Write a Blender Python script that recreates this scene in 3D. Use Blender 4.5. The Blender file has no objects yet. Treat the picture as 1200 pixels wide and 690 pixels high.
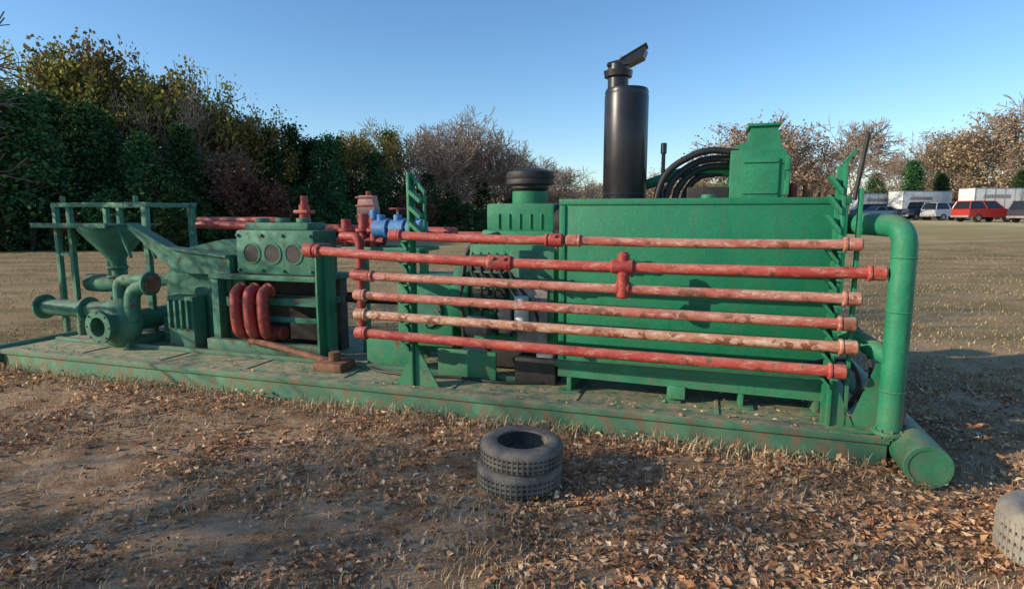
import bpy, bmesh, math, random
import numpy as np
from mathutils import Vector, Matrix
R=math.radians
scene=bpy.context.scene
scene.view_settings.view_transform='Standard'
scene.view_settings.look='None'
scene.view_settings.exposure=0
rng=np.random.default_rng(7); random.seed(7)

# ---------------------------------------------------------------- materials
def newmat(name):
    m=bpy.data.materials.new(name); m.use_nodes=True
    nt=m.node_tree; b=nt.nodes['Principled BSDF']
    return m,nt,b
def N(nt,t,**k):
    n=nt.nodes.new(t)
    for a,v in k.items(): setattr(n,a,v)
    return n
def noise(nt,vec,scale,detail=6,rough=.6):
    n=N(nt,'ShaderNodeTexNoise'); n.inputs['Scale'].default_value=scale
    n.inputs['Detail'].default_value=detail; n.inputs['Roughness'].default_value=rough
    nt.links.new(vec,n.inputs['Vector']); return n.outputs['Fac']
def ramp(nt,fac,stops,interp='LINEAR'):
    r=N(nt,'ShaderNodeValToRGB'); r.color_ramp.interpolation=interp
    e=r.color_ramp.elements
    while len(e)<len(stops): e.new(.5)
    for i,(p,c) in enumerate(stops):
        e[i].position=p; e[i].color=(c,c,c,1) if isinstance(c,(int,float)) else (*c,1)
    nt.links.new(fac,r.inputs['Fac']); return r.outputs['Color']
def mix(nt,fac,a,b,mode='MIX'):
    m=N(nt,'ShaderNodeMix',data_type='RGBA',blend_type=mode)
    for sock,v in ((m.inputs[0],fac),(m.inputs[6],a),(m.inputs[7],b)):
        if isinstance(v,(int,float)): sock.default_value=v
        elif isinstance(v,tuple): sock.default_value=(*v,1)
        else: nt.links.new(v,sock)
    return m.outputs[2]
def mth(nt,op,a,b=0.0):
    m=N(nt,'ShaderNodeMath',operation=op)
    for i,v in enumerate((a,b)):
        if isinstance(v,(int,float)): m.inputs[i].default_value=v
        else: nt.links.new(v,m.inputs[i])
    return m.outputs[0]
def bump(nt,b,h,strength=.3,dist=.01):
    n=N(nt,'ShaderNodeBump'); n.inputs['Strength'].default_value=strength; n.inputs['Distance'].default_value=dist
    nt.links.new(h,n.inputs['Height']); nt.links.new(n.outputs[0],b.inputs['Normal'])
def objco(nt):
    return N(nt,'ShaderNodeTexCoord').outputs['Object']
def scaled(nt,co,s):
    m=N(nt,'ShaderNodeMapping'); m.inputs['Scale'].default_value=s; nt.links.new(co,m.inputs['Vector']); return m.outputs[0]

def paint(name,base,fade,rust=(.16,.06,.03),rust_t=.68,dust=.45,rough=.5,fscale=2.5,dustcol=(.30,.23,.15),chip=None,chip_t=.6,streak=.45,stretch=(1,1,1),grime=.5):
    m,nt,b=newmat(name); co=objco(nt)
    cs=scaled(nt,co,stretch)
    n1=noise(nt,cs,fscale,8,.65); n2=noise(nt,co,9,8,.7); n3=noise(nt,co,45,4,.6); n4=noise(nt,scaled(nt,co,(14,14,1.1)),1,6,.7)
    c=mix(nt,ramp(nt,n1,[(.38,0),(.62,1)]),base,fade)
    c=mix(nt,ramp(nt,n3,[(.3,.0),(.75,.4)]),c,tuple(x*.45 for x in base))
    c=mix(nt,ramp(nt,n4,[(.48,0),(.68,streak)]),c,tuple(.5*x+.5*y for x,y in zip(base,(.10,.07,.045))))
    if chip:
        n5=noise(nt,cs,22,8,.75); c=mix(nt,ramp(nt,n5,[(chip_t-.1,0),(chip_t,.75)]),c,chip)
    c=mix(nt,ramp(nt,n2,[(rust_t,0),(rust_t+.03,1)]),c,rust)
    # splashed dirt near the deck
    so=N(nt,'ShaderNodeSeparateXYZ'); nt.links.new(co,so.inputs[0])
    low=ramp(nt,so.outputs['Z'],[(.18,1),(.62,0)])
    c=mix(nt,mth(nt,'MULTIPLY',low,mth(nt,'MULTIPLY',ramp(nt,n2,[(.38,0),(.6,1)]),grime)),c,(.17,.125,.075))
    g=N(nt,'ShaderNodeNewGeometry'); sx=N(nt,'ShaderNodeSeparateXYZ'); nt.links.new(g.outputs['Normal'],sx.inputs[0])
    up=mth(nt,'MULTIPLY',ramp(nt,sx.outputs['Z'],[(.4,0),(1,1)]),mth(nt,'MULTIPLY',ramp(nt,n2,[(.35,0),(.6,1)]),dust))
    c=mix(nt,up,c,dustcol)
    nt.links.new(c,b.inputs['Base Color'])
    nt.links.new(ramp(nt,n2,[(.3,rough-.1),(.75,min(1,rough+.35))]),b.inputs['Roughness'])
    bump(nt,b,mth(nt,'ADD',mth(nt,'ADD',n2,mth(nt,'MULTIPLY',n3,.5)),mth(nt,'MULTIPLY',noise(nt,co,1.6,2,.5),3)),.35,.009)
    return m
def plain(name,col,rough=.6,metal=0,var=.4,scale=8):
    m,nt,b=newmat(name); co=objco(nt); n=noise(nt,co,scale,6,.6)
    c=mix(nt,ramp(nt,n,[(.3,0),(.7,1)]),tuple(x*(1-var) for x in col),tuple(min(1,x*(1+var)) for x in col))
    nt.links.new(c,b.inputs['Base Color']); b.inputs['Roughness'].default_value=rough; b.inputs['Metallic'].default_value=metal
    bump(nt,b,n,.2,.004); return m

GREEN=paint('green_paint',(.007,.195,.088),(.028,.28,.135),rust_t=.635,dust=.5)
GREEN2=paint('green_paint_teal',(.018,.155,.095),(.07,.25,.155),rust=(.13,.06,.035),rust_t=.585,dust=.6,rough=.6)
DECK=paint('deck_green_paint',(.04,.20,.11),(.11,.29,.16),rust=(.24,.15,.09),rust_t=.55,dust=.85,rough=.75,fscale=1.6,dustcol=(.42,.33,.21),grime=.55)
TANKM=paint('tank_green_paint',(.005,.19,.085),(.016,.25,.118),rust_t=.68,dust=.2,rough=.42,fscale=1.0,streak=.45,grime=.3)
ST=(.35,1,1)
REDP=paint('red_pipe_paint',(.44,.042,.033),(.54,.11,.075),rust=(.16,.06,.035),rust_t=.59,dust=.45,fscale=3,dustcol=(.58,.34,.26),chip=(.58,.26,.18),chip_t=.61,stretch=ST)
REDF=paint('faded_red_pipe_paint',(.45,.095,.065),(.57,.25,.175),rust=(.20,.08,.042),rust_t=.555,dust=.45,fscale=4,dustcol=(.60,.44,.34),chip=(.64,.47,.37),chip_t=.615,stretch=ST)
ORP=paint('weathered_orange_pipe_paint',(.46,.15,.075),(.60,.34,.21),rust=(.22,.07,.035),rust_t=.535,dust=.5,fscale=5,dustcol=(.60,.46,.34),chip=(.66,.52,.40),chip_t=.58,stretch=ST)
REDD=paint('dark_red_paint',(.32,.027,.023),(.46,.072,.052),rust=(.12,.05,.03),rust_t=.59,dust=.4,chip=(.48,.2,.15),chip_t=.66)
BLUE=paint('blue_paint',(.035,.19,.46),(.13,.33,.56),rust_t=.64,dust=.25)
BLACK=plain('black_metal',(.024,.024,.027),.35,.3,.4,5)
RUBB=plain('hose_rubber',(.02,.02,.02),.6)
DARK=plain('dark_greasy_metal_and_shade',(.03,.028,.026),.6,.2,.5)  # greasy metal parts; also colours the panels that stand in for shade
GREY=plain('galvanised_grey',(.32,.29,.27),.55,.3,.4)
PINK=plain('faded_pinkish_primer',(.36,.22,.19),.75,0,.4,6)
RUST=plain('rusty_steel',(.19,.085,.045),.85,0,.5,12)
WHITE=plain('white_paint',(.68,.67,.64),.5,0,.15,3)
GLASS=plain('dark_window_glass',(.02,.025,.03),.08,0,.1)
TIREM,nt,b=newmat('dusty_rubber'); co=objco(nt); n1=noise(nt,co,7,8,.7); n2=noise(nt,co,60,4,.6)
c=mix(nt,ramp(nt,n1,[(.35,0),(.7,.85)]),(.075,.07,.064),(.30,.255,.195)); nt.links.new(c,b.inputs['Base Color']); b.inputs['Roughness'].default_value=.85
bump(nt,b,mth(nt,'ADD',n1,n2),.4,.006)
TIREL,nt,b=newmat('pale_weathered_rubber'); co=objco(nt); n1=noise(nt,co,7,8,.7)
c=mix(nt,ramp(nt,n1,[(.35,0),(.7,1)]),(.20,.18,.15),(.38,.33,.26)); nt.links.new(c,b.inputs['Base Color']); b.inputs['Roughness'].default_value=.9
bump(nt,b,n1,.4,.006)

# ---------------------------------------------------------------- mesh helpers
P0=Vector((2.69,4.07,0)); ROT=-math.atan2(.307,.952)
def group(name,loc=P0,rot=ROT):
    e=bpy.data.objects.new(name,None); e.location=loc; e.rotation_euler=(0,0,rot); e.empty_display_size=.2
    scene.collection.objects.link(e); return e
def addobj(g,name,verts,faces,mat,smooth=True,ang=35):
    me=bpy.data.meshes.new(name); me.from_pydata([tuple(v) for v in verts],[],faces); me.validate()
    bm=bmesh.new(); bm.from_mesh(me); bmesh.ops.recalc_face_normals(bm,faces=bm.faces[:]); bm.to_mesh(me); bm.free()
    me.materials.append(mat)
    if smooth:
        me.polygons.foreach_set('use_smooth',[True]*len(me.polygons)); me.set_sharp_from_angle(angle=R(ang))
    o=bpy.data.objects.new(name,me); scene.collection.objects.link(o); o.parent=g; return o
# skid coordinates: s = metres from the right-hand end, d = metres in from the near edge, z up
def L(s,d,z): return Vector((-s,d,z))
def box(g,name,s,d,z,mat,bev=.008,rot=None,raw=False):
    bm=bmesh.new(); bmesh.ops.create_cube(bm,size=1)
    sz=Vector((abs(s[1]-s[0]),abs(d[1]-d[0]),abs(z[1]-z[0])))
    ce=Vector(((s[0]+s[1])/2*(1 if raw else -1),(d[0]+d[1])/2,(z[0]+z[1])/2))
    for v in bm.verts: v.co=Vector((v.co.x*sz.x,v.co.y*sz.y,v.co.z*sz.z))
    bv=min(bev,min(sz)*.3)
    if bv>0: bmesh.ops.bevel(bm,geom=bm.edges[:],offset=bv,segments=2,affect='EDGES',profile=.6)
    M=Matrix.Identity(3)
    if rot: M=Matrix.Rotation(R(rot[0]),3,rot[1])
    for v in bm.verts: v.co=M@v.co+ce
    me=bpy.data.meshes.new(name); bm.to_mesh(me); bm.free(); me.materials.append(mat)
    me.polygons.foreach_set('use_smooth',[True]*len(me.polygons)); me.set_sharp_from_angle(angle=R(50))
    o=bpy.data.objects.new(name,me); scene.collection.objects.link(o); o.parent=g; return o
def prism(g,name,poly,d,mat):   # poly in (s,z), extruded across d
    n=len(poly); v=[L(s,d[0],z) for s,z in poly]+[L(s,d[1],z) for s,z in poly]
    f=[list(range(n)),list(range(2*n-1,n-1,-1))]+[[i,(i+1)%n,n+(i+1)%n,n+i] for i in range(n)]
    return addobj(g,name,v,f,mat,False)
def fillet(pts,rad,k=7):
    pts=[Vector(p) for p in pts]; out=[pts[0]]
    for i in range(1,len(pts)-1):
        a,p,c=pts[i-1],pts[i],pts[i+1]; r=min(rad,(a-p).length*.49,(c-p).length*.49)
        u=p+(a-p).normalized()*r; w=p+(c-p).normalized()*r
        for j in range(k+1):
            t=j/k; out.append(u*(1-t)**2+p*2*t*(1-t)+w*t*t)
    out.append(pts[-1]); return out
def sweep(g,name,pts,r,mat,n=18,caps=True):
    pts=[Vector(p) for p in pts]; m=len(pts); rs=r if isinstance(r,(list,tuple)) else [r]*m
    T=[((pts[min(i+1,m-1)]-pts[max(i-1,0)]).normalized()) for i in range(m)]
    up=Vector((0,0,1)) if abs(T[0].z)<.9 else Vector((1,0,0))
    nrm=T[0].cross(up).normalized(); V=[];F=[]
    for i in range(m):
        nrm=(nrm-T[i]*nrm.dot(T[i])).normalized(); bn=T[i].cross(nrm)
        for j in range(n):
            a=2*math.pi*j/n; V.append(pts[i]+(nrm*math.cos(a)+bn*math.sin(a))*rs[i])
    for i in range(m-1):
        for j in range(n):
            k=(j+1)%n; F.append([i*n+j,i*n+k,(i+1)*n+k,(i+1)*n+j])
    if caps: F.append(list(range(n-1,-1,-1))); F.append([(m-1)*n+j for j in range(n)])
    return addobj(g,name,V,F,mat)
def cyl(g,name,a,b,r,mat,r2=None,n=24,ch=.006):
    a=Vector(a);b=Vector(b);r2=r if r2 is None else r2; t=(b-a).normalized(); c=min(ch,(b-a).length*.3,r*.3)
    return sweep(g,name,[a,a+t*c,b-t*c,b],[r-c,r,r2,r2-c],mat,n)
def ring(g,name,ce,ax,prof,mat,n=40):  # lathe; prof=(radius,along)
    ax=Vector(ax).normalized(); ce=Vector(ce); u=ax.orthogonal().normalized(); w=ax.cross(u); V=[];F=[];m=len(prof)
    for j in range(n):
        a=2*math.pi*j/n; dr=u*math.cos(a)+w*math.sin(a)
        for rr,h in prof: V.append(ce+dr*rr+ax*h)
    for j in range(n):
        k=(j+1)%n
        for i in range(m-1): F.append([j*m+i,j*m+i+1,k*m+i+1,k*m+i])
    return addobj(g,name,V,F,mat,ang=40)
def flange(g,name,ce,ax,r,t,mat,bolts=8):
    ce=Vector(ce);ax=Vector(ax).normalized(); cyl(g,name,ce-ax*t/2,ce+ax*t/2,r,mat)
    u=ax.orthogonal().normalized(); w=ax.cross(u)
    for i in range(bolts):
        a=2*math.pi*i/bolts; p=ce+(u*math.cos(a)+w*math.sin(a))*r*.8
        cyl(g,name+'_bolt',p-ax*(t/2+.018),p+ax*(t/2+.018),r*.09,mat,n=6)

# ---------------------------------------------------------------- skid base
DZ=.215; LEN=9.15; W=2.35
g=group('steel_skid_base')
box(g,'deck_plate',(0.02,LEN),(.02,W-.02),(DZ-.02,DZ),DECK,.003)
for nm,d0 in (('near_beam',0),('far_beam',W-.16)):
    box(g,nm+'_top_flange',(0,LEN),(d0-.006,d0+.16),(DZ-.045,DZ+.006),DECK,.006)
    box(g,nm+'_web',(0.01,LEN-.01),(d0+.022,d0+.045),(-.06,DZ-.045),DECK,.002)
    box(g,nm+'_bottom_flange',(0,LEN),(d0-.006,d0+.16),(-.075,-.02),DECK,.006)
for i in range(1,8): box(g,'deck_seam_strip',(i*1.15,i*1.15+.035),(.16,W-.2),(DZ+.001,DZ+.009),DECK,.002)
box(g,'deck_inner_rail',(2.6,LEN-.1),(.56,.62),(DZ+.002,DZ+.05),GREEN2)
cyl(g,'end_roller',L(-.15,-.29,.145),L(-.15,W+.25,.145),.145,GREEN,n=40,ch=.01)
ring(g,'end_roller_rim',L(-.15,-.292,.145),(0,-1,0),[(.118,0),(.118,.006),(.143,.006),(.146,0)],GREEN)
cyl(g,'end_roller_left',L(LEN+.15,-.05,.12),L(LEN+.15,W+.25,.12),.13,GREEN,n=32)
prism(g,'end_gusset',[(-.02,DZ),(.24,DZ+.004),(.02,.90),(-.02,.90)],(.17,.182),GREEN)
box(g,'end_step_plate',(-.03,.42),(.02,.34),(DZ+.01,DZ+.02),GREEN,.003,rot=(-4,'Y'))

# ---------------------------------------------------------------- big return pipe at the right end
g=group('discharge_pipe')
sweep(g,'riser_and_elbow',fillet([L(.0,.06,DZ),L(.0,.06,1.71),L(.12,.35,1.72),L(.45,1.15,1.72)],.2),.080,GREEN,24)
flange(g,'base_flange',L(0,.06,DZ+.03),(0,0,1),.11,.03,GREEN)
sweep(g,'lower_branch',[L(.02,.08,.78),L(.32,.5,.93),L(.5,.9,1.0)],.068,GREEN,20)
for zz in (.55,1.12,1.50): ring(g,'weld_bead',L(0,.06,zz),(0,0,1),[(.080,-.007),(.085,0),(.080,.007)],GREEN)
cyl(g,'red_valve_body',L(-.06,.16,.40),L(-.11,.16,.26),.035,REDD)
flange(g,'red_valve_flange',L(-.08,.16,.36),(0,0,1),.05,.03,REDD,6)
flange(g,'red_valve_flange_low',L(-.08,.16,.27),(0,0,1),.05,.03,RUST,6)
sweep(g,'black_hose',fillet([L(.3,.35,DZ+.03),L(.1,.38,.45),L(.22,.4,.72),L(.5,.45,.6)],.2),.022,RUBB,10)
sweep(g,'black_hose_low',fillet([L(.2,.5,DZ+.02),L(.0,.5,.5),L(.1,.6,.95),L(.5,.6,.9)],.2),.018,RUBB,10)

# ---------------------------------------------------------------- pipe rack
g=group('pipe_rack')
for s0,nm in ((.38,'right_post'),(3.84,'left_post')):
    box(g,nm+'_bar',(s0-.012,s0+.012),(.125,.20),(DZ,2.16),GREEN,.003)
    box(g,nm+'_flange',(s0-.030,s0+.045),(.20,.212),(DZ,2.14),GREEN,.003)
    for i,z in enumerate((1.585,1.385,1.19,1.01,.84,.66)):
        zz=z if s0<1 else z+(.03 if i<3 else .04)
        box(g,nm+'_saddle',(s0-.025,s0+.025),(.03,.13),(zz-.062,zz-.050),GREEN,.002)
        prism(g,nm+'_finger',[(s0+.012,zz-.15),(s0+.012,zz-.12),(s0+.085,zz-.03),(s0+.105,zz-.04)],(.10,.20),GREEN)
    for z in (1.74,1.88,2.02):
        prism(g,nm+'_upper_finger',[(s0+.012,z-.09),(s0+.012,z-.05),(s0+.09,z+.05),(s0+.112,z+.04)] if s0<1 else [(s0-.012,z-.04),(s0-.012,z),(s0-.13,z-.10),(s0-.12,z-.13)],(.10,.20),GREEN)
box(g,'left_post_brace_bar',(3.70,3.715),(.17,.21),(1.62,1.98),GREEN,.003)
prism(g,'left_post_top_brace',[(3.83,2.16),(3.83,2.12),(3.70,1.96),(3.70,2.0)],(.17,.21),GREEN)
prism(g,'right_post_top_tip',[(.37,2.16),(.40,2.16),(.33,2.25),(.31,2.25)],(.13,.19),GREEN)
prism(g,'left_post_gusset',[(3.82,DZ),(3.58,DZ),(3.82,.62)],(.16,.175),GREEN)
prism(g,'left_post_brace',[(3.86,DZ),(4.02,DZ),(3.86,.5)],(.16,.175),GREEN)
prism(g,'right_post_gusset',[(.37,DZ),(.2,DZ),(.36,.6)],(.16,.175),GREEN)
box(g,'right_post_second_bar',(.25,.274),(.16,.23),(DZ,1.98),GREEN,.003)
def pipe(nm,s0,s1,z,d,mat,r=.043,z1=None,cpl=(),endr=1.3):
    g=group(nm); z1=z if z1 is None else z1
    a,bq=L(s0,d,z),L(s1,d,z1); t=(bq-a).normalized(); Ln=(bq-a).length
    pts=[a+t*(Ln*i/8)+Vector((0,0,-.010*math.sin(math.pi*i/8))) for i in range(9)]
    sweep(g,'tube',pts,r,mat)
    for e,sg in ((a,1),(bq,-1)):
        cyl(g,'end_collar',e-t*sg*.01,e+t*sg*.09,r*endr,mat,ch=.012)
        cyl(g,'union_ring',e+t*sg*.085,e+t*sg*.115,r*endr*1.12,mat,ch=.008)
        cyl(g,'bore',e-t*sg*.0125,e-t*sg*.002,r*.7,DARK)
    for c in cpl:
        p=a+(bq-a)*((c-s0)/(s1-s0))
        cyl(g,'coupling',p-t*.06,p+t*.06,r*1.45,REDD,ch=.012)
        for k in range(3):
            an=k*2.09+.5; u=Vector((0,math.cos(an),math.sin(an)))
            cyl(g,'hammer_lug',p+u*r*1.2,p+u*r*1.9,r*.35,REDD,n=8)
pipe('steel_pipe',.26,2.38,1.585,.085,REDF,.036,1.585)
pipe('steel_pipe',2.45,4.0,1.585,.085,REDP,.038,1.61,cpl=(2.47,))
pipe('steel_pipe',.10,3.0,1.385,.07,REDP,.041,1.39,cpl=(2.9,))
pipe('steel_pipe',2.95,4.85,1.39,.075,REDP,.043,1.46,cpl=(3.0,))
pipe('steel_pipe',.24,4.3,1.195,.085,REDF,.038,1.235,cpl=(1.92,))
pipe('steel_pipe',.26,4.38,1.01,.085,REDF,.040,1.055)
pipe('steel_pipe',.24,4.38,.84,.085,ORP,.041,.875)
pipe('steel_pipe',.30,4.38,.655,.085,REDP,.043,.70)
g=group('pipe_tee_fitting')
cyl(g,'vertical_body',L(1.92,.07,1.13),L(1.92,.07,1.49),.048,REDD,ch=.015)
cyl(g,'cross_body',L(1.83,.07,1.385),L(2.02,.07,1.385),.060,REDD,ch=.015)
cyl(g,'top_cap',L(1.92,.07,1.455),L(1.92,.07,1.5),.036,REDD)
g=group('pipe_elbow_fitting')
sweep(g,'elbow',fillet([L(4.22,.085,1.235),L(4.42,.085,1.24),L(4.44,.3,1.24)],.1),.05,REDD)
sweep(g,'hose_end',fillet([L(4.75,.08,1.45),L(4.93,.1,1.47),L(4.95,.5,1.45)],.1),.055,REDD)
cyl(g,'union',L(4.8,.08,1.455),L(4.9,.08,1.465),.07,REDD)

# ---------------------------------------------------------------- big green tank
g=group('green_storage_tank')
TS0,TS1=.28,2.52
box(g,'tank_body',(TS0,TS1),(.45,1.15),(.50,1.92),TANKM,.012)
box(g,'top_rim',(TS0-.015,TS1+.015),(.435,.449),(1.875,1.925),TANKM,.004)
box(g,'left_corner_angle',(TS1-.04,TS1+.012),(.436,.449),(.5,1.87),TANKM,.003)
prism(g,'lower_lip_left',[(TS0,.5),(TS1,.5),(TS1,.36),(TS0,.33)],(.39,.46),GREEN)
box(g,'lower_sill',(TS0+.05,TS1+.02),(.37,.45),(.45,.505),GREEN,.006)
box(g,'underframe',(TS0+.1,TS1-.1),(.55,1.1),(.36,.49),DARK,.004)
for s in (.42,.98,1.55,2.42):
    box(g,'support_foot',(s-.02,s+.02),(.40,1.1),(DZ,.37),GREEN,.004)
    box(g,'foot_pad',(s-.10,s+.10),(.36,.50),(DZ+.002,DZ+.018),GREEN,.003)
box(g,'fork_pocket',(1.42,1.56),(.365,.39),(.25,.36),GREEN,.004)
cyl(g,'drain_plug',L(2.3,.39,.56),L(2.3,.45,.56),.03,GREEN)
cyl(g,'filler_cap',L(1.3,.7,1.92),L(1.3,.7,1.96),.06,GREEN)

# ---------------------------------------------------------------- exhaust
g=group('exhaust_muffler')
c=(2.08,1.25)
ring(g,'muffler_can',L(c[0],c[1],1.7),(0,0,1),[(.02,0),(.195,0),(.208,.02),(.208,1.20),(.203,1.22),(.208,1.235),(.195,1.27),(.10,1.285),(.02,1.285)],BLACK,48)
ring(g,'seam_band',L(c[0],c[1],1.98),(0,0,1),[(.208,-.012),(.214,0),(.208,.012)],BLACK,48)
ps=c[0]+.085
sweep(g,'outlet_pipe',[L(ps,c[1],2.9),L(ps,c[1],3.20)],.098,BLACK,24)
ring(g,'outlet_clamp',L(ps,c[1],3.10),(0,0,1),[(.098,-.02),(.13,-.015),(.138,.04),(.098,.05)],BLACK)
prism(g,'rain_cap_hood',[(ps+.10,3.18),(ps+.09,3.21),(ps-.05,3.235),(ps-.24,3.34),(ps-.265,3.31),(ps-.24,3.24),(ps-.10,3.18)],(c[1]-.085,c[1]+.085),BLACK)
box(g,'rain_cap_flap',(ps-.28,ps-.03),(c[1]-.095,c[1]+.095),(3.293,3.305),DARK,.003,rot=(-27,'Y'))
cyl(g,'rain_cap_hinge',L(ps-.03,c[1]-.11,3.24),L(ps-.03,c[1]+.11,3.24),.014,GREY,n=10)

# ---------------------------------------------------------------- diesel engine
g=group('diesel_engine')
box(g,'engine_block',(2.62,3.55),(.85,1.65),(.5,1.5),GREEN,.03)
box(g,'valve_cover',(2.72,3.48),(1.0,1.5),(1.5,1.64),GREEN,.04)
box(g,'front_plate',(2.66,3.1),(.78,.86),(.65,1.45),GREEN2,.01)
box(g,'dark_shade_panel',(3.14,3.50),(.80,.85),(.85,1.40),DARK,.02)  # added dark panel, its colour stands in for shade behind the rack
for i in range(6): box(g,'shade_panel_fin',(3.16,3.48),(.78,.80),(.90+i*.08,.92+i*.08),GREEN2,.003)  # fins dressing the added dark panel
box(g,'intake_housing',(2.72,3.42),(1.0,1.45),(1.62,1.90),GREEN,.03)
for i in range(5): box(g,'intake_rib',(2.84+i*.11,2.855+i*.11),(.985,1.0),(1.65,1.80),GREEN,.003)
box(g,'intake_side_box',(2.56,2.72),(1.0,1.3),(1.6,1.80),DARK,.02)
ring(g,'air_cleaner_body',L(3.02,1.2,1.88),(0,0,1),[(.02,0),(.17,0),(.18,.03),(.18,.14),(.02,.15)],GREEN)
ring(g,'air_cleaner_bowl',L(3.02,1.2,2.02),(0,0,1),[(.15,0),(.19,.03),(.19,.06),(.24,.07),(.245,.10),(.235,.12),(.245,.14),(.235,.19),(.12,.225),(.02,.23)],DARK)
cyl(g,'turbo_housing',L(2.60,1.15,1.72),L(2.72,1.15,1.72),.17,DARK)
ring(g,'turbo_mouth',L(2.58,1.12,1.74),(.4,-1,0),[(.05,0),(.10,0),(.13,.02),(.13,-.08)],DARK)
box(g,'oil_pan',(2.7,3.45),(.95,1.55),(.24,.5),DARK,.03)
box(g,'battery_box',(2.58,2.98),(.55,.85),(DZ,.46),DARK,.02)
box(g,'battery_top',(2.62,2.78),(.60,.80),(.462,.50),WHITE,.01)
cyl(g,'fuel_filter',L(2.95,.68,.72),L(2.95,.68,1.02),.07,WHITE)
cyl(g,'oil_filter',L(3.12,.70,.66),L(3.12,.70,.95),.065,GREY)
box(g,'grey_label_plate',(2.72,3.02),(.765,.78),(.56,1.12),GREY,.003)
ring(g,'flywheel_housing',L(3.55,1.2,.95),(-1,0,0),[(.02,0),(.40,0),(.42,.03),(.42,.18),(.02,.2)],GREEN)
box(g,'side_guard',(3.15,3.75),(.5,.54),(DZ,.50),GREEN,.01)
box(g,'gearbox',(3.76,4.4),(.9,1.5),(.35,1.15),GREEN,.03)
cyl(g,'pto_cover',L(4.05,.86,.8),L(4.05,.9,.8),.18,GREEN2)
for k in range(8):
    a=k*math.pi/4; cyl(g,'pto_bolt',L(4.05+.15*math.cos(a),.845,.8+.15*math.sin(a)),L(4.05+.15*math.cos(a),.87,.8+.15*math.sin(a)),.012,GREEN2,n=6)
cyl(g,'drive_shaft',L(4.38,1.2,.85),L(5.2,1.2,.85),.06,DARK)
box(g,'equipment_panel',(4.05,4.6),(.6,.64),(DZ,.60),GREEN,.01)
for i in range(5):
    sweep(g,'fuel_line',fillet([L(2.8+i*.15,.82,.6),L(2.82+i*.14,.74,.9+i*.06),L(3.1+i*.1,.76,1.2),L(3.2+i*.08,.9,1.5)],.15),.014,RUBB,8)
sweep(g,'deck_cable',fillet([L(2.7,.55,DZ+.02),L(3.1,.42,DZ+.02),L(3.5,.5,DZ+.02),L(4.0,.38,DZ+.02),L(4.5,.48,DZ+.02),L(4.7,.8,DZ+.02)],.25),.013,RUBB,8)
sweep(g,'coolant_line',fillet([L(3.6,.82,.5),L(3.62,.80,1.1),L(3.58,.9,1.5),L(3.3,1.0,1.6)],.15),.025,RUBB,10)
cyl(g,'alternator',L(3.3,.74,.70),L(3.52,.74,.70),.10,GREY)
sweep(g,'exhaust_crossover',fillet([L(2.75,1.2,1.62),L(2.4,1.2,1.66),L(2.1,1.25,1.75)],.1),.08,BLACK,16)

# ---------------------------------------------------------------- hydraulic tower behind the tank
g=group('hydraulic_tank_tower')
box(g,'main_box',(.64,1.12),(1.30,1.9),(1.5,2.38),GREEN,.015)
prism(g,'sloped_shoulder',[(.66,2.38),(.72,2.60),(.94,2.60),(.97,2.46),(1.10,2.42),(1.10,2.38)],(1.42,1.8),GREEN)
box(g,'top_cap',(.69,.97),(1.39,1.83),(2.60,2.625),GREEN,.006)
box(g,'side_handle',(.60,.64),(1.30,1.45),(2.05,2.32),GREEN,.006)
box(g,'face_plate',(.70,1.02),(1.28,1.30),(1.9,2.30),GREEN,.006)
for z in (1.98,2.26): box(g,'face_rib',(.71,1.01),(1.265,1.28),(z,z+.015),GREEN,.002)
box(g,'side_bracket',(1.12,1.30),(1.4,1.6),(1.6,2.06),GREEN,.01)
box(g,'dark_valve_bank',(1.12,1.5),(1.3,1.4),(1.85,2.05),DARK,.02)
for k in range(3): box(g,'front_rib',(.61,.65),(1.28,1.33),(1.75+k*.22,1.88+k*.22),GREEN,.004)
cyl(g,'red_fill_neck',L(.55,1.5,1.9),L(.55,1.5,2.08),.04,REDD)
cyl(g,'rust_cap',L(.43,1.45,1.9),L(.43,1.45,2.06),.045,RUST)
cyl(g,'rust_stub',L(.30,1.5,1.9),L(.30,1.5,2.0),.035,RUST)
for k in range(4):
    o=k*.065
    sweep(g,'hydraulic_hose',fillet([L(1.05,1.35+o,2.36-o*.8),L(1.35+o*.3,1.3+o,2.40-o*1.2),L(1.72-o,1.25+o,2.20-o),L(1.80-o*1.3,1.2+o,1.80)],.3),.032,RUBB,12)
cyl(g,'breather_pipe',L(1.72,1.25,1.9),L(1.72,1.25,2.40),.018,BLACK)
cyl(g,'breather_cap',L(1.72,1.25,2.36),L(1.72,1.25,2.46),.028,BLACK)
sweep(g,'green_crossover_pipe',fillet([L(1.95,1.4,2.06),L(1.5,1.5,2.22),L(1.1,1.55,2.20)],.15),.05,GREEN)
cyl(g,'tall_sampler_tube',L(.26,.40,1.9),L(.20,.40,2.38),.016,DARK)

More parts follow.
